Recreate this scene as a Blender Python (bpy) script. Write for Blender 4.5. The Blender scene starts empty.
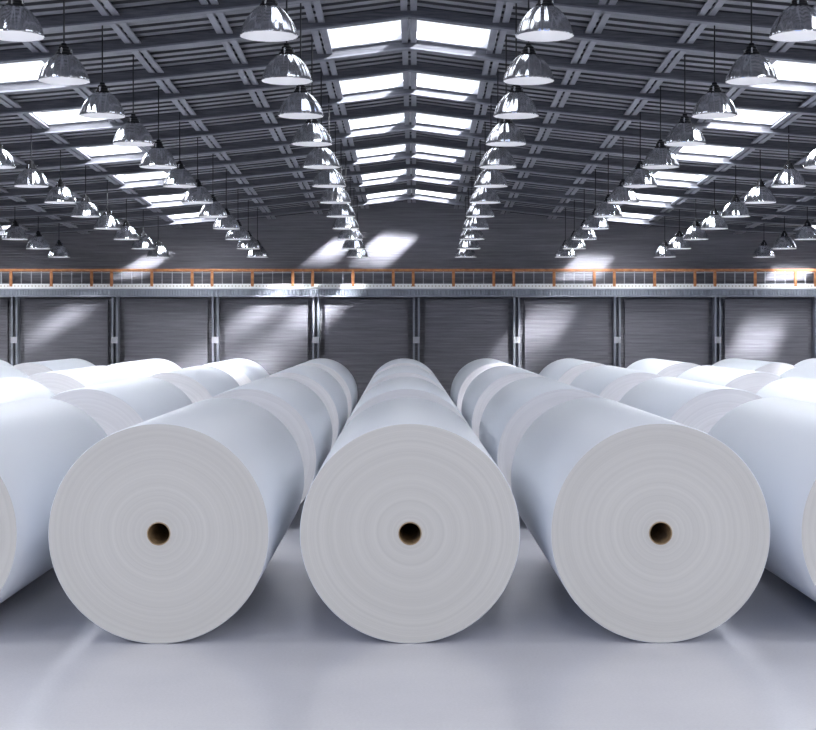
import bpy, math, random
from math import pi, sin, cos, radians
random.seed(4)
C = bpy.context.scene.collection
sc = bpy.context.scene

# ------------------------------------------------------------------ camera and measured frame
F = 1500.0                     # focal length in pixels of an 816 px wide frame
VX, VY = 414.5, 326.5          # where lines parallel to the hall meet (pixels)
R = 0.75                       # paper roll radius (m)
DF = F * R / 110.2             # distance of the front roll faces
CAMZ = R + (533.5 - VY) / 110.2 * R
YW = 33.9                      # back wall
YL = 32.13                     # last row of lamps
XC = -0.065                    # hall axis

def PX(px, d): return (px - VX) * d / F
def PZ(py, d): return CAMZ + (VY - py) * d / F

def roof_z(x, y):              # underside of the rafters
    a = min(abs(x - XC), 13.0)
    return CAMZ + 4.361 - 0.04833 * y - (0.135 * a - 0.0052 * a * a)

# ------------------------------------------------------------------ mesh helpers
class MB:
    def __init__(s): s.v = []; s.f = []
    def box(s, x0, x1, y0, y1, z0, z1):
        b = len(s.v)
        s.v += [(x0,y0,z0),(x1,y0,z0),(x1,y1,z0),(x0,y1,z0),(x0,y0,z1),(x1,y0,z1),(x1,y1,z1),(x0,y1,z1)]
        s.f += [tuple(b+i for i in q) for q in ((0,3,2,1),(4,5,6,7),(0,1,5,4),(1,2,6,5),(2,3,7,6),(3,0,4,7))]
        return s
    def sweep(s, loops, closed=False):   # list of rings with equal count
        n = len(loops[0]); b = len(s.v)
        for l in loops: s.v += l
        m = len(loops)
        for i in range(m if closed else m - 1):
            j = (i + 1) % m
            for k in range(n):
                k2 = (k + 1) % n
                s.f.append((b+i*n+k, b+i*n+k2, b+j*n+k2, b+j*n+k))
        if not closed:
            s.f.append(tuple(b+k for k in range(n))[::-1])
            s.f.append(tuple(b+(m-1)*n+k for k in range(n)))
        return s
    def lathe(s, prof, n=40, axis='z', closed=False):   # prof = [(r, h)]; open surface of revolution
        b = len(s.v)
        for r, h in prof:
            for k in range(n):
                t = 2*pi*k/n
                s.v.append((r*cos(t), r*sin(t), h) if axis == 'z' else (r*cos(t), h, r*sin(t)))
        m = len(prof)
        for i in range(m if closed else m-1):
            j = (i+1) % m
            for k in range(n):
                k2 = (k+1) % n
                q = (b+i*n+k, b+i*n+k2, b+j*n+k2, b+j*n+k)
                s.f.append(q if axis == 'z' else q[::-1])
        return s
    def build(s, name, mat, parent=None, smooth=None, bevel=0):
        me = bpy.data.meshes.new(name); me.from_pydata(s.v, [], s.f); me.update()
        me.materials.append(mat)
        o = bpy.data.objects.new(name, me); C.objects.link(o)
        if parent: o.parent = parent
        if smooth is not None:
            for p in me.polygons: p.use_smooth = True
            try: me.set_sharp_from_angle(angle=radians(smooth))
            except Exception: pass
        if bevel:
            md = o.modifiers.new('bevel', 'BEVEL'); md.width = bevel; md.segments = 2; md.limit_method = 'ANGLE'
        return o

def tag(o, label=None, cat=None, group=None, kind=None):
    if label: o['label'] = label
    if cat: o['category'] = cat
    if group: o['group'] = group
    if kind: o['kind'] = kind
    return o
def empty(name, loc, rz=0.0):
    o = bpy.data.objects.new(name, None); C.objects.link(o)
    o.location = loc; o.rotation_euler = (0, 0, rz); o.empty_display_size = .1
    return o
def copy_tree(o, parent=None):
    c = o.copy(); C.objects.link(c)
    if parent: c.parent = parent
    for ch in list(o.children): copy_tree(ch, c)
    return c

# ------------------------------------------------------------------ materials
def mat(name, col, rough=.5, metal=0.0, spec=.5):
    m = bpy.data.materials.new(name); m.use_nodes = True
    b = m.node_tree.nodes['Principled BSDF']
    b.inputs['Base Color'].default_value = (*col, 1); b.inputs['Roughness'].default_value = rough
    b.inputs['Metallic'].default_value = metal; b.inputs['Specular IOR Level'].default_value = spec
    return m
def nd(m, t, **kw):
    n = m.node_tree.nodes.new(t)
    for k, v in kw.items(): setattr(n, k, v)
    return n
def bs(m): return m.node_tree.nodes['Principled BSDF']
def lk(m, a, b): m.node_tree.links.new(a, b)
def ramp(m, fac, stops):
    r = nd(m, 'ShaderNodeValToRGB'); e = r.color_ramp.elements
    e[0].position, e[0].color = stops[0][0], (*stops[0][1], 1)
    e[1].position, e[1].color = stops[-1][0], (*stops[-1][1], 1)
    for p, c in stops[1:-1]:
        x = e.new(p); x.color = (*c, 1)
    lk(m, fac, r.inputs['Fac']); return r.outputs['Color']
def noise(m, scale, detail=3, vec=None, stretch=None, rough=.5):
    tc = nd(m, 'ShaderNodeTexCoord'); mp = nd(m, 'ShaderNodeMapping')
    lk(m, tc.outputs['Object'], mp.inputs['Vector'])
    if stretch: mp.inputs['Scale'].default_value = stretch
    n = nd(m, 'ShaderNodeTexNoise'); n.inputs['Scale'].default_value = scale
    n.inputs['Detail'].default_value = detail; n.inputs['Roughness'].default_value = rough
    lk(m, mp.outputs['Vector'], n.inputs['Vector']); return n.outputs['Fac']
def bump(m, h, strength, dist=.01):
    b = nd(m, 'ShaderNodeBump'); b.inputs['Strength'].default_value = strength; b.inputs['Distance'].default_value = dist
    lk(m, h, b.inputs['Height']); lk(m, b.outputs['Normal'], bs(m).inputs['Normal'])

M = {}
M['wrap'] = mat('white_paper', (.80, .83, .88), .45, 0, .35)
# wound edge of the roll: fine concentric layers
def wound(name, col):
    m = mat(name, col, .8, 0, .15)
    tc = nd(m, 'ShaderNodeTexCoord'); sx = nd(m, 'ShaderNodeSeparateXYZ'); lk(m, tc.outputs['Object'], sx.inputs[0])
    cx = nd(m, 'ShaderNodeCombineXYZ'); lk(m, sx.outputs['X'], cx.inputs['X']); lk(m, sx.outputs['Z'], cx.inputs['Y'])
    ln = nd(m, 'ShaderNodeVectorMath', operation='LENGTH'); lk(m, cx.outputs[0], ln.inputs[0])
    oi = nd(m, 'ShaderNodeObjectInfo')
    wob = nd(m, 'ShaderNodeTexNoise'); wob.inputs['Scale'].default_value = 1.6; wob.inputs['Detail'].default_value = 1; lk(m, tc.outputs['Object'], wob.inputs['Vector'])
    ad = nd(m, 'ShaderNodeMath', operation='MULTIPLY_ADD'); ad.inputs[1].default_value = .05
    lk(m, wob.outputs['Fac'], ad.inputs[0]); lk(m, ln.outputs['Value'], ad.inputs[2])
    rn = nd(m, 'ShaderNodeTexNoise', noise_dimensions='2D'); rn.inputs['Scale'].default_value = 40; rn.inputs['Detail'].default_value = 5; rn.inputs['Roughness'].default_value = .65
    c2 = nd(m, 'ShaderNodeCombineXYZ'); lk(m, ad.outputs[0], c2.inputs['X']); lk(m, oi.outputs['Random'], c2.inputs['Y']); lk(m, c2.outputs[0], rn.inputs['Vector'])
    lk(m, ramp(m, rn.outputs['Fac'], [(.3, tuple(q*.95 for q in col)), (.5, col), (.7, tuple(q*1.05 for q in col))]), bs(m).inputs['Base Color'])
    bump(m, rn.outputs['Fac'], .25, .004)
    return m
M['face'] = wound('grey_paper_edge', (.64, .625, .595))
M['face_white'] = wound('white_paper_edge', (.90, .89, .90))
m = mat('brown_cardboard', (.20, .13, .07), .85, 0, .1); M['core'] = m
n_ = noise(m, 30, 4)
lk(m, ramp(m, n_, [(.3, (.34, .24, .14)), (.7, (.48, .36, .22))]), bs(m).inputs['Base Color'])
# polished concrete floor
m = mat('polished_concrete', (.4, .41, .47), .22, 0, .5); M['floor'] = m
n1 = noise(m, .5, 5, rough=.6); n2 = noise(m, 60, 3)
mx = nd(m, 'ShaderNodeMix', data_type='RGBA', blend_type='MULTIPLY'); mx.inputs[0].default_value = 1
lk(m, ramp(m, n1, [(.3, (.62, .62, .675)), (.7, (.70, .70, .745))]), mx.inputs[6])
lk(m, ramp(m, n2, [(.3, (.93, .93, .93)), (.7, (1, 1, 1))]), mx.inputs[7])
lk(m, mx.outputs[2], bs(m).inputs['Base Color'])

# steel
def steel(name, a, b, rough=.5, metal=.3, stretch=(1, 1, 1), sc_=4):
    m = mat(name, a, rough, metal, .4)
    lk(m, ramp(m, noise(m, sc_, 5, stretch=stretch, rough=.65), [(.3, a), (.7, b)]), bs(m).inputs['Base Color'])
    return m
M['deck'] = steel('roof_sheet_metal', (.16, .163, .18), (.26, .263, .29), .5, .2, (.5, 6, 1), 2)
M['beam'] = steel('roof_beam_steel', (.15, .155, .18), (.22, .225, .255), .5, .2)
M['groove'] = mat('painted_groove_shade', (.05, .051, .058), .7)  # shade in the recesses of the roof sheet, put into their colour
M['web'] = steel('shade_painted_web', (.075, .076, .086), (.16, .162, .178), .5, .2, (.6, 1, 8), 6)  # rafter and column web shade put into the colour, darker than the flanges
M['purlin'] = steel('roof_purlin_steel', (.24, .245, .28), (.30, .305, .34), .5, .2)
M['wallsheet'] = steel('wall_sheet_metal', (.14, .137, .155), (.23, .225, .245), .6, .1, (.2, 1, 4), 5)
M['column'] = steel('column_steel', (.25, .265, .30), (.31, .325, .36), .5, .2)
M['bracket'] = mat('light_grey_plate', (.5, .5, .53), .5, .1)
M['fascia'] = steel('walkway_sheet_metal', (.26, .28, .32), (.32, .34, .38), .5, .2)
M['frame'] = mat('white_painted_frame', (.75, .76, .8), .5)
M['side'] = mat('side_wall_metal', (.2, .2, .22), .7)
M['black'] = mat('black_plastic', (.012, .012, .014), .6, 0, .2)
M['cord'] = mat('black_cable', (.01, .01, .011), .5)
m = mat('orange_rail_paint', (.50, .20, .07), .6); M['orange'] = m
lk(m, ramp(m, noise(m, 9, 4), [(.3, (.40, .15, .06)), (.7, (.60, .26, .10))]), bs(m).inputs['Base Color'])
M['baluster'] = mat('galvanised_bar', (.45, .46, .5), .45, .2)
# toe board: white with a row of small rusty fixings
m = mat('white_toe_board', (.8, .79, .77), .6); M['toe'] = m
tc = nd(m, 'ShaderNodeTexCoord'); sx = nd(m, 'ShaderNodeSeparateXYZ'); lk(m, tc.outputs['Object'], sx.inputs[0])
mu = nd(m, 'ShaderNodeMath', operation='MULTIPLY'); mu.inputs[1].default_value = 13.0; lk(m, sx.outputs['X'], mu.inputs[0])
fr = nd(m, 'ShaderNodeMath', operation='FRACT'); lk(m, mu.outputs[0], fr.inputs[0])
lt = nd(m, 'ShaderNodeMath', operation='LESS_THAN'); lt.inputs[1].default_value = .3; lk(m, fr.outputs[0], lt.inputs[0])
mz = nd(m, 'ShaderNodeMath', operation='COMPARE'); mz.inputs[1].default_value = PZ(286, 33.4); mz.inputs[2].default_value = .014; lk(m, sx.outputs['Z'], mz.inputs[0])
an = nd(m, 'ShaderNodeMath', operation='MULTIPLY'); lk(m, lt.outputs[0], an.inputs[0]); lk(m, mz.outputs[0], an.inputs[1])
lk(m, ramp(m, an.outputs[0], [(0, (.92, .90, .88)), (1, (.5, .4, .33))]), bs(m).inputs['Base Color'])
# spun aluminium shade and its white inside
m = mat('polished_aluminium', (.86, .87, .89), .16, 1.0); M['chrome'] = m
tc = nd(m, 'ShaderNodeTexCoord'); gr = nd(m, 'ShaderNodeSeparateXYZ'); lk(m, tc.outputs['Object'], gr.inputs[0])
at = nd(m, 'ShaderNodeMath', operation='ARCTAN2'); lk(m, gr.outputs['Y'], at.inputs[0]); lk(m, gr.outputs['X'], at.inputs[1])
c3 = nd(m, 'ShaderNodeCombineXYZ'); lk(m, at.outputs[0], c3.inputs['X'])
zz = nd(m, 'ShaderNodeMath', operation='MULTIPLY'); zz.inputs[1].default_value = .6; lk(m, gr.outputs['Z'], zz.inputs[0]); lk(m, zz.outputs[0], c3.inputs['Y'])
oi = nd(m, 'ShaderNodeObjectInfo'); lk(m, oi.outputs['Random'], c3.inputs['Z'])
nn = nd(m, 'ShaderNodeTexNoise'); nn.inputs['Scale'].default_value = 2.2; nn.inputs['Detail'].default_value = 1.2; lk(m, c3.outputs[0], nn.inputs['Vector'])
bump(m, nn.outputs['Fac'], .8, .05)
M['reflector'] = mat('frosted_white_inside', (.88, .88, .9), .5)
m = bpy.data.materials.new('clear_skylight_glass'); m.use_nodes = True; M['glass'] = m
nt = m.node_tree; nt.nodes.remove(nt.nodes['Principled BSDF'])
tr = nd(m, 'ShaderNodeBsdfTransparent'); tr.inputs[0].default_value = (.95, .97, 1, 1)
gl = nd(m, 'ShaderNodeBsdfGlossy'); gl.inputs['Roughness'].default_value = .05
ms = nd(m, 'ShaderNodeMixShader'); ms.inputs[0].default_value = .06
lk(m, tr.outputs[0], ms.inputs[1]); lk(m, gl.outputs[0], ms.inputs[2]); lk(m, ms.outputs[0], nt.nodes['Material Output'].inputs['Surface'])

# ------------------------------------------------------------------ the hall shell
HW = 13.0
tag(MB().box(XC-HW, XC+HW, -8, YW+.3, -.2, 0).build('floor', M['floor']), kind='structure')

def ribs(z0, z1, pitch, depth, y):     # horizontally ribbed sheet: profile points (z, y)
    pts = []; n = int(round((z1 - z0) / pitch)); p = (z1 - z0) / n
    for i in range(n):
        z = z0 + i * p
        pts += [(z, y), (z + p*.42, y), (z + p*.5, y + depth), (z + p*.92, y + depth)]
    pts.append((z1, y)); return pts
def wall_sheet(name, x0, x1, z0, z1, y, pitch=.06, depth=.004, th=.2):
    b = MB(); pr = ribs(z0, z1, pitch, depth, y)
    ring = lambda x: [(x, yy, zz) for zz, yy in pr] + [(x, y + th, z1), (x, y + th, z0)]
    b.sweep([ring(x0), ring(x1)]); return b
WALKZ = PZ(290, YW)
b = wall_sheet('wall_back', XC-HW, XC+HW, 0, 5.1, YW)
tag(b.build('wall_back', M['wallsheet']), kind='structure')
for s, nm in ((-1, 'wall_left'), (1, 'wall_right')):
    x = XC + s*HW
    tag(MB().box(min(x, x+s*.2), max(x, x+s*.2), -8, YW+.3, 0, 7).build(nm, M['side']), kind='structure')

# roof bays ------------------------------------------------------
BX = 33.9 * 46.5 / F           # purlin spacing
NP = 12
def xs_between(a, b, n): return [a + (b-a)*i/n for i in range(n+1)]
RAFT = []                      # (y of rafter, True when a skylight bay follows towards the wall)
k = -4
while True:
    y0 = 17.17 + 2.795*k; y1 = 18.72 + 2.795*k
    if y0 > YW - .3: break
    RAFT.append((y0, True))
    if y1 < YW - .3: RAFT.append((y1, False))
    k += 1
YR0 = RAFT[0][0]
SKY = [(-1, 0), (0, 1), (-5, -4), (4, 5), (-9, -8), (8, 9)]
DZ = .13                       # sheet above the rafter underside
deck = MB(); dmat = []
nsub = 2
wins = []
for i, (ya, sky) in enumerate(RAFT):
    yb = RAFT[i+1][0] if i+1 < len(RAFT) else YW + .25
    n = max(2, int(round((yb - ya) / .27))); p = (yb - ya) / n
    prof = []
    for j in range(n):
        y = ya + j*p
        prof += [(y, 0), (y + p*.48, 0), (y + p*.50, .05), (y + p*.98, .05)]
    prof.append((yb, 0))
    for c in range(-NP, NP):
        if sky and (c, c+1) in SKY:
            wins.append((c, ya, yb)); continue
        for q in range(nsub):
            xa = XC + (c + q/nsub)*BX; xb = XC + (c + (q+1)/nsub)*BX
            base = len(deck.v)
            for (yy, dz) in prof:
                deck.v.append((xa, yy, roof_z(xa, yy) + DZ + dz)); deck.v.append((xb, yy, roof_z(xb, yy) + DZ + dz))
            for t in range(len(prof)-1):
                deck.f.append((base+2*t, base+2*t+2, base+2*t+3, base+2*t+1)); dmat.append(0 if t % 4 == 0 else 1)
d = deck.build('ceiling', M['deck']); d.data.materials.append(M['groove']); d.data.polygons.foreach_set('material_index', dmat)
md = d.modifiers.new('thick', 'SOLIDIFY'); md.thickness = .012; md.offset = 1
tag(d, kind='structure')
for wi, (c, ya, yb) in enumerate(wins):
    xa, xb = XC + c*BX + .09, XC + (c+1)*BX - .09
    y0, y1 = ya + .06, yb - .10
    h = DZ + .05
    def slab(x0, x1, yy0, yy1, lo, hi):
        r = lambda x, y: roof_z(x, y)
        b = MB(); b.sweep([[(x0, yy0, r(x0,yy0)+lo), (x1, yy0, r(x1,yy0)+lo), (x1, yy1, r(x1,yy1)+lo), (x0, yy1, r(x0,yy1)+lo)],
                           [(x0, yy0, r(x0,yy0)+hi), (x1, yy0, r(x1,yy0)+hi), (x1, yy1, r(x1,yy1)+hi), (x0, yy1, r(x0,yy1)+hi)]])
        return b
    w = slab(xa, xb, y0, y1, h, h + .012).build('window_%d' % (wi+1), M['glass'])
    tag(w, kind='structure')
    fb = MB()
    for (a0, a1, b0, b1) in ((xa-.09, xa, ya, yb), (xb, xb+.09, ya, yb), (xa, xb, ya, y0), (xa, xb, y1, yb)):
        s_ = slab(a0, a1, b0, b1, DZ - .01, h + .03)
        o = len(fb.v); fb.v += s_.v; fb.f += [tuple(o+q for q in f) for f in s_.f]
    fb.build('window_frame', M['frame'], w)

# rafters across the hall ----------------------------------------
ordn = ['', 'first', 'second', 'third', 'fourth', 'fifth', 'sixth', 'seventh', 'eighth', 'ninth', 'tenth', 'eleventh', 'twelfth', 'thirteenth', 'fourteenth', 'fifteenth', 'sixteenth', 'seventeenth', 'eighteenth', 'nineteenth', 'twentieth', 'twenty-first', 'twenty-second', 'twenty-third', 'twenty-fourth']
XS = [XC + i*BX/2 for i in range(-2*NP, 2*NP+1)]
def strip(xs, y0, y1, lo, hi):
    b = MB()
    b.sweep([[(x, y0, roof_z(x, y0)+lo), (x, y1, roof_z(x, y0)+lo), (x, y1, roof_z(x, y0)+hi), (x, y0, roof_z(x, y0)+hi)] for x in xs])
    return b
for i, (y, sky) in enumerate(reversed(RAFT)):
    if y < 8: continue
    t = empty('roof_rafter', (0, 0, 0))
    tag(t, 'dark steel roof rafter spanning the whole hall, %s one counted from the back wall' % ordn[i+1], 'roof beam', 'steel rafters under the roof')
    strip(XS, y-.065, y+.065, 0, .02).build('bottom_flange', M['beam'], t)
    strip(XS, y-.03, y+.03, .02, DZ).build('web', M['web'], t)

# purlins, each a pair of beams running to the back wall ----------
for n in range(-NP+1, NP):
    x = XC + n*BX
    y0, y1 = max(YR0, 9.0), YW - .02
    t = empty('roof_purlin', (x, y0, roof_z(x, y0)))
    sd = 'left' if n < 0 else 'right'
    lab = ('twin grey steel beams running to the back wall under the roof ridge' if n == 0 else
           'twin grey steel roof beams running to the back wall, %s pair %s of the ridge' % (ordn[abs(n)], sd))
    tag(t, lab, 'roof beam', 'twin roof beams running to the back wall')
    for s in (-1, 1):
        b = MB()
        for (xa, xb, lo, hi) in ((.016, .094, DZ-.055, DZ-.04), (.045, .06, DZ-.04, DZ)):
            xa, xb = sorted((s*xa, s*xb))
            z0 = 0; z1 = roof_z(x, y1) - roof_z(x, y0)
            b.sweep([[(xa, 0, z0+lo), (xb, 0, z0+lo), (xb, 0, z0+hi), (xa, 0, z0+hi)],
                     [(xa, y1-y0, z1+lo), (xb, y1-y0, z1+lo), (xb, y1-y0, z1+hi), (xa, y1-y0, z1+hi)]])
        b.build('beam', M['purlin'], t)

# ------------------------------------------------------------------ walkway along the back wall
YF = YW - .45                  # its front
zt, zb = PZ(283.8, YF), PZ(288.6, YF)
zf = PZ(296.8, YF)
walk = empty('wall_walkway', (XC, YF, zf))
tag(walk, 'grey steel walkway running the full width of the back wall above the columns', 'walkway')
b = MB().box(-HW, HW, .0, .43, zb-zf-.03, zb-zf); b.build('deck', M['fascia'], walk)
b = MB(); x = -HW + .02; pts = []
while x < HW - .06:
    pts += [(x, .02), (x+.022, .02), (x+.03, .0), (x+.052, .0)]; x += .06
b.sweep([[(px_, py_, .035) for px_, py_ in pts] + [(HW-.02, .05, .035), (-HW+.02, .05, .035)],
         [(px_, py_, zb-zf-.03) for px_, py_ in pts] + [(HW-.02, .05, zb-zf-.03), (-HW+.02, .05, zb-zf-.03)]])
b.build('fascia', M['fascia'], walk)
MB().box(-HW, HW, -.02, .06, 0, .035).build('bottom_flange', M['column'], walk)
MB().box(-HW, HW, .06, .40, .0, .05).build('soffit', M['fascia'], walk)
rail = empty('walkway_railing', (0, 0, 0))
tag(rail, 'orange railing with thin grey bars and white toe board on the wall walkway', 'railing')
MB().box(XC-HW+.02, XC+HW-.02, YF-.005, YF+.012, zb, zt).build('toe_board', M['toe'], rail)
za, zc = PZ(271.5, YF), PZ(268.8, YF)
MB().box(XC-HW+.02, XC+HW-.02, YF-.01, YF+.04, za, zc).build('top_rail', M['orange'], rail, bevel=.006)
MB().box(XC-HW+.02, XC+HW-.02, YF+.008, YF+.018, PZ(273, YF), PZ(272.3, YF)).build('middle_rail', M['baluster'], rail)
COLP = 100.55
pb = bb = None
for c in range(-6, 6):
    for dx in (0, 40.3, 80.6):
        x = PX(413.2 + c*COLP + dx, YF)
        if abs(x - XC) > HW-.1: continue
        if pb is None:
            pb = MB().box(-.031, .031, YF-.022, YF+.03, PZ(286.5, YF), za).build('post', M['orange'], rail, bevel=.004); q = pb
        else: q = pb.copy(); C.objects.link(q)
        q.location.x = x
    for dx in (10.1, 20.2, 30.2, 50.4, 60.5, 70.5, 90.6):
        px_ = 413.2 + c*COLP + dx; x = PX(px_, YF)
        if abs(x - XC) > HW-.1 or not -40 < px_ < 856: continue
        if bb is None:
            bb = MB().box(-.009, .009, YF+.004, YF+.022, zt, za).build('baluster', M['baluster'], rail); q = bb
        else: q = bb.copy(); C.objects.link(q)
        q.location.x = x

# wall columns and sheet panels between them
YC = YW - .30
cname = {0: 'behind the central line of rolls', }
first = None
for c in range(-5, 6):
    px_ = 416.3 + c*COLP; x = PX(px_, YC)
    if abs(x - XC) > HW - .2: continue
    if first is None:
        first = empty('wall_column', (x, YC, 0))
        for (a, b_) in ((-.075, -.033), (.033, .075)):
            MB().box(a, b_, 0, .25, 0, zf).build('flange', M['column'], first)
        MB().box(-.033, .033, .18, .21, 0, zf).build('web', M['web'], first)
        z0, z1 = PZ(343.2, YC), PZ(336.8, YC)
        MB().box(-.073, .073, -.014, .0, z0, z1).build('bracket_plate', M['bracket'], first, bevel=.004)
        t = first
    else:
        t = copy_tree(first); t.location.x = x
    where = ('right behind the central line of rolls' if c == 0 else
             '%s %s of the one behind the central rolls' % (ordn[abs(c)], 'left' if c < 0 else 'right'))
    tag(t, 'grey steel wall column, ' + where, 'column', 'steel columns along the back wall')
    # dark frame around each sheet panel
for c in range(-5, 5):
    xa, xb = PX(416.3 + c*COLP, YC) + .19, PX(416.3 + (c+1)*COLP, YC) - .19
    if xa < XC-HW or xb > XC+HW: continue
    tag(wall_sheet('p', xa, xb, 0, PZ(299.5, YW-.1), YW-.13, .06, .004, .09).build('corrugated_panel', M['wallsheet']),
        'ribbed grey sheet panel in the back wall, %s bay %s of the centre column' % ((ordn[-c], 'left') if c < 0 else (ordn[c+1], 'right')),
        'wall panel', 'sheet panels of the back wall')

# ------------------------------------------------------------------ paper rolls
LEN, PIT = .364*DF, .560*DF
YAW = math.atan((VX - 401.2) / F)
def make_roll():
    t = empty('paper_roll', (0, 0, 0))
    n = 128; e = .006
    w = MB().lathe([(R-.0045, 0), (R, .006), (R, LEN-.006), (R-.0045, LEN)], n, 'y').build('paper_wrap', M['wrap'], t, smooth=40)
    w.location.z = R
    rc = .105*R
    for y, ye, fl in ((.003, 0, 0), (LEN-.003, LEN, 1)):
        fb = MB(); rr = [rc, R*.4, R*.7, R-.0045]
        for r in rr:
            for k in range(n):
                a = 2*pi*k/n; fb.v.append((r*cos(a), y if r < R-.01 else ye, r*sin(a)))
        for i in range(3):
            for k in range(n):
                k2 = (k+1) % n; q = (i*n+k, i*n+k2, (i+1)*n+k2, (i+1)*n+k)
                fb.f.append(q if not fl else q[::-1])
        f = fb.build('wound_edge', M['face'], t); f.location.z = R
    c = MB().lathe([(rc, -.004), (rc, LEN+.004), (rc-.006, LEN+.004), (rc-.006, -.004)], 48, 'y', closed=True).build('core_tube', M['core'], t, smooth=40)
    c.location.z = R
    tag(c, 'brown cardboard core tube')
    return t
ax = (-sin(YAW), cos(YAW)); ac = (cos(YAW), sin(YAW))
P0 = (PX(410, DF), DF)
SP = 251.0/110.2*R
rown = ['front', 'second', 'third', 'rearmost']
def line_name(c):
    return {0: 'central line', -1: 'line just left of centre', 1: 'line just right of centre',
            -2: 'second line left of centre', 2: 'second line right of centre', -3: 'third line left of centre', 3: 'third line right of centre',
            -4: 'fourth line left of centre', 4: 'fourth line right of centre', -5: 'outermost line left of centre', 5: 'outermost line right of centre'}[c]
proto = whites = None
for r_ in range(4):
    for c in range(-5, 6):
        x = P0[0] + ac[0]*SP*c + ax[0]*PIT*r_; y = P0[1] + ac[1]*SP*c + ax[1]*PIT*r_
        ybk = y + LEN
        inner = (abs(x) - R) / ybk * F
        if inner > 425: continue
        if proto is None: proto = make_roll(); t = proto
        else: t = copy_tree(proto)
        if r_ == 1 and whites is None:      # the rolls behind the front row get a whiter edge colour
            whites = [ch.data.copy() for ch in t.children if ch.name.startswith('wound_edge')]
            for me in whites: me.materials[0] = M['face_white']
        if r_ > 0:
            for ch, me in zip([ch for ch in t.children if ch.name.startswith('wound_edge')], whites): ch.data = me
        t.location = (x, y, 0); t.rotation_euler = (0, 0, YAW)
        if r_ == 0:
            lab = {0: 'big white paper roll facing the camera at the front of the central line',
                   -1: 'big white paper roll at the front, left neighbour of centre',
                   1: 'big white paper roll at the front, right neighbour of centre',
                   -2: 'front paper roll cut off by the left picture edge, its white flank showing',
                   2: 'front paper roll cut off by the right picture edge, its white flank showing'}[c]
        else:
            lab = 'white paper roll, %s from the front in the %s' % (rown[r_], line_name(c)) if r_ < 3 else 'white paper roll, rearmost in the %s' % line_name(c)
        tag(t, lab, 'paper roll', 'white paper rolls lying in lines on the floor')

# ------------------------------------------------------------------ pendant lamps
LR = .245
def make_lamp():
    t = empty('pendant_lamp', (0, 0, 0))
    pr = [(1.0, 0), (1.0, .045), (.975, .12), (.93, .27), (.86, .43), (.76, .60), (.64, .76), (.52, .89), (.40, .98), (.30, 1.03)]
    out = [(a*LR, h*LR) for a, h in pr]
    inn = [((a-.03)*LR, (h-.02 if i else h)*LR) for i, (a, h) in enumerate(pr)]
    MB().lathe([(inn[0][0], 0)] + out, 48).build('shade', M['chrome'], t, smooth=50)
    MB().lathe(inn[::-1], 48).build('reflector', M['reflector'], t, smooth=50)
    MB().lathe([(0.001, .985*LR), (.30*LR, .985*LR), (.32*LR, 1.04*LR), (.30*LR, 1.10*LR), (.24*LR, 1.12*LR), (.24*LR, 1.22*LR), (.20*LR, 1.25*LR),
                (.20*LR, 1.33*LR), (.12*LR, 1.38*LR), (.11*LR, 1.47*LR), (.04*LR, 1.50*LR), (.001, 1.5*LR)], 24).build('lamp_holder', M['black'], t, smooth=30)
    cl = None
    for k in range(3):
        a = 2*pi*k/3 + .3
        b = MB(); b.box(-.007, .007, -.008, .008, 0, .055)
        o = b.build('clip', M['chrome'], t, bevel=.004)
        o.location = (.29*LR*cos(a), .29*LR*sin(a), 1.04*LR); o.rotation_euler = (0, 0, a)
    return t
lamp = None
bulbs = []
rows = [(-4, 'fourth row left of centre'), (-3, 'third row left of centre'), (-2, 'second row left of centre'), (-1, 'row just left of centre'),
        (1, 'row just right of centre'), (2, 'second row right of centre'), (3, 'third row right of centre'), (4, 'fourth row right of centre')]
OFF = {1: 54.2, 2: 154, 3: 253.3, 4: 352.5}
for rn_, rlab in rows:
    x = XC + math.copysign(OFF[abs(rn_)] * YL / F, rn_)
    for j in range(12):
        d_ = YL * (1 - .0552*j)
        sx_ = VX + x*F/d_
        if not -32 < sx_ < 848: continue
        z = CAMZ + 3.06 - .0490*d_
        if lamp is None: lamp = make_lamp(); t = lamp
        else:
            t = lamp.copy(); C.objects.link(t)
            for ch in list(lamp.children):
                if ch.name.startswith('cord'): continue
                q = ch.copy(); q.parent = t; C.objects.link(q)
        t.location = (x, d_, z)
        top = roof_z(x, d_) + DZ + .02 - z
        MB().lathe([(.008, 1.48*LR), (.008, top)], 8).build('cord', M['cord'], t, smooth=60)
        bulbs.append((x, d_, z + .3*LR))
        t.rotation_euler = (0, 0, random.uniform(-.25, .25))
        num = 'nearest the back wall' if j == 0 else '%s from the back wall' % ordn[j+1]
        tag(t, 'chrome dome pendant lamp, %s in the %s' % (num, rlab), 'pendant lamp', 'chrome pendant lamps under the roof')

# ------------------------------------------------------------------ light
w = bpy.data.worlds.new('World'); sc.world = w; w.use_nodes = True
nt = w.node_tree; bg = nt.nodes['Background']
tc = nt.nodes.new('ShaderNodeTexCoord'); no = nt.nodes.new('ShaderNodeTexNoise')
no.inputs['Scale'].default_value = 2.2; no.inputs['Detail'].default_value = 6
nt.links.new(tc.outputs['Generated'], no.inputs['Vector'])
cr = nt.nodes.new('ShaderNodeValToRGB'); e = cr.color_ramp.elements
e[0].position, e[0].color = .36, (.22, .42, 1, 1); e[1].position, e[1].color = .42, (1, .99, .985, 1)
sep = nt.nodes.new('ShaderNodeSeparateXYZ'); nt.links.new(tc.outputs['Generated'], sep.inputs[0])
ma = nt.nodes.new('ShaderNodeMath'); ma.operation = 'MULTIPLY_ADD'; ma.inputs[1].default_value = .07
nt.links.new(sep.outputs['Y'], ma.inputs[0]); nt.links.new(no.outputs['Fac'], ma.inputs[2])
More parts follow.
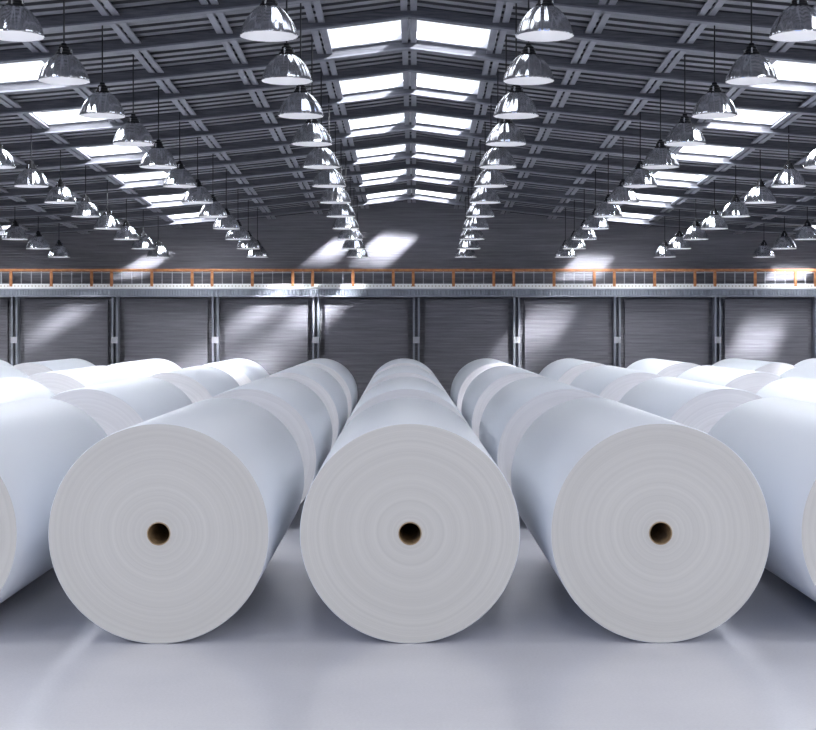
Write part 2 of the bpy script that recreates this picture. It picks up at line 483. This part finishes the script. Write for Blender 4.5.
nt.links.new(ma.outputs[0], cr.inputs['Fac']); nt.links.new(cr.outputs['Color'], bg.inputs['Color'])
bg.inputs['Strength'].default_value = SKY_STRENGTH = 1.5

L = bpy.data.lights.new('lamp_bulb', 'POINT'); L.energy = .5; L.shadow_soft_size = .06; L.color = (1, .99, .98)
for p_ in bulbs:
    o = bpy.data.objects.new('lamp_bulb', L); C.objects.link(o); o.location = p_

def area(name, x, y0, y1, width, power, col=(1, .99, .99)):
    L = bpy.data.lights.new(name, 'AREA'); L.shape = 'RECTANGLE'; L.size = width; L.size_y = y1 - y0
    L.energy = power; L.color = col
    o = bpy.data.objects.new(name, L); C.objects.link(o)
    ym = (y0+y1)/2
    o.location = (x, ym, roof_z(x, ym) + DZ + .55)
    o.rotation_euler = (math.atan(-.04833), 0, 0)
    return o
YA = 10.8
area('skylight_daylight', XC, YA, YW, 2*BX, 260)
for s in (-1, 1):
    area('skylight_daylight', XC + s*4.5*BX, YA-4, YW, BX, 2400)
    area('skylight_daylight', XC + s*8.5*BX, YA-4, YW, BX, 2200)

# low sun coming through the skylights on to the back wall, one beam per skylight strip
S = (PX(1122, YW), 0.0, PZ(-500, YW))
from mathutils import Vector, Matrix
def sunbeam(px_, py_, ang, power):
    L = bpy.data.lights.new('sun_beam', 'AREA'); L.energy = power; L.shape = 'RECTANGLE'
    L.size = 2.2; L.size_y = 10; L.spread = radians(ang); L.color = (1, .985, 1)
    o = bpy.data.objects.new('sun_beam', L); C.objects.link(o); o.location = S
    tgt = Vector((PX(px_, YW), YW, PZ(py_, YW)))
    zax = (Vector(S) - tgt).normalized(); xax = Vector((0, 1, 0)).cross(zax).normalized(); yax = zax.cross(xax)
    o.rotation_euler = Matrix((xax, yax, zax)).transposed().to_euler()
for px_, py_, ang, pw in ((270, 325, 13, 1500), (533, 325, 13, 800), (752, 325, 13, 1000), (62, 322, 13, 750)):
    sunbeam(px_, py_, ang, pw)

# ------------------------------------------------------------------ camera
cam = bpy.data.cameras.new('camera'); co = bpy.data.objects.new('camera', cam); C.objects.link(co)
cam.sensor_width = 36; cam.lens = F / 816 * 36
cam.shift_x = (408 - VX) / 816; cam.shift_y = (VY - 365) / 816
co.location = (0, 0, CAMZ); co.rotation_euler = (pi/2, 0, 0); cam.clip_end = 200
sc.camera = co
vs = sc.view_settings
vs.view_transform = 'Standard'; vs.look = 'None'; vs.gamma = 1; vs.use_curve_mapping = False; vs.exposure = 0
sc.cycles.use_denoising = True
sc.cycles.max_bounces = 8; sc.cycles.diffuse_bounces = 4; sc.cycles.transparent_max_bounces = 12
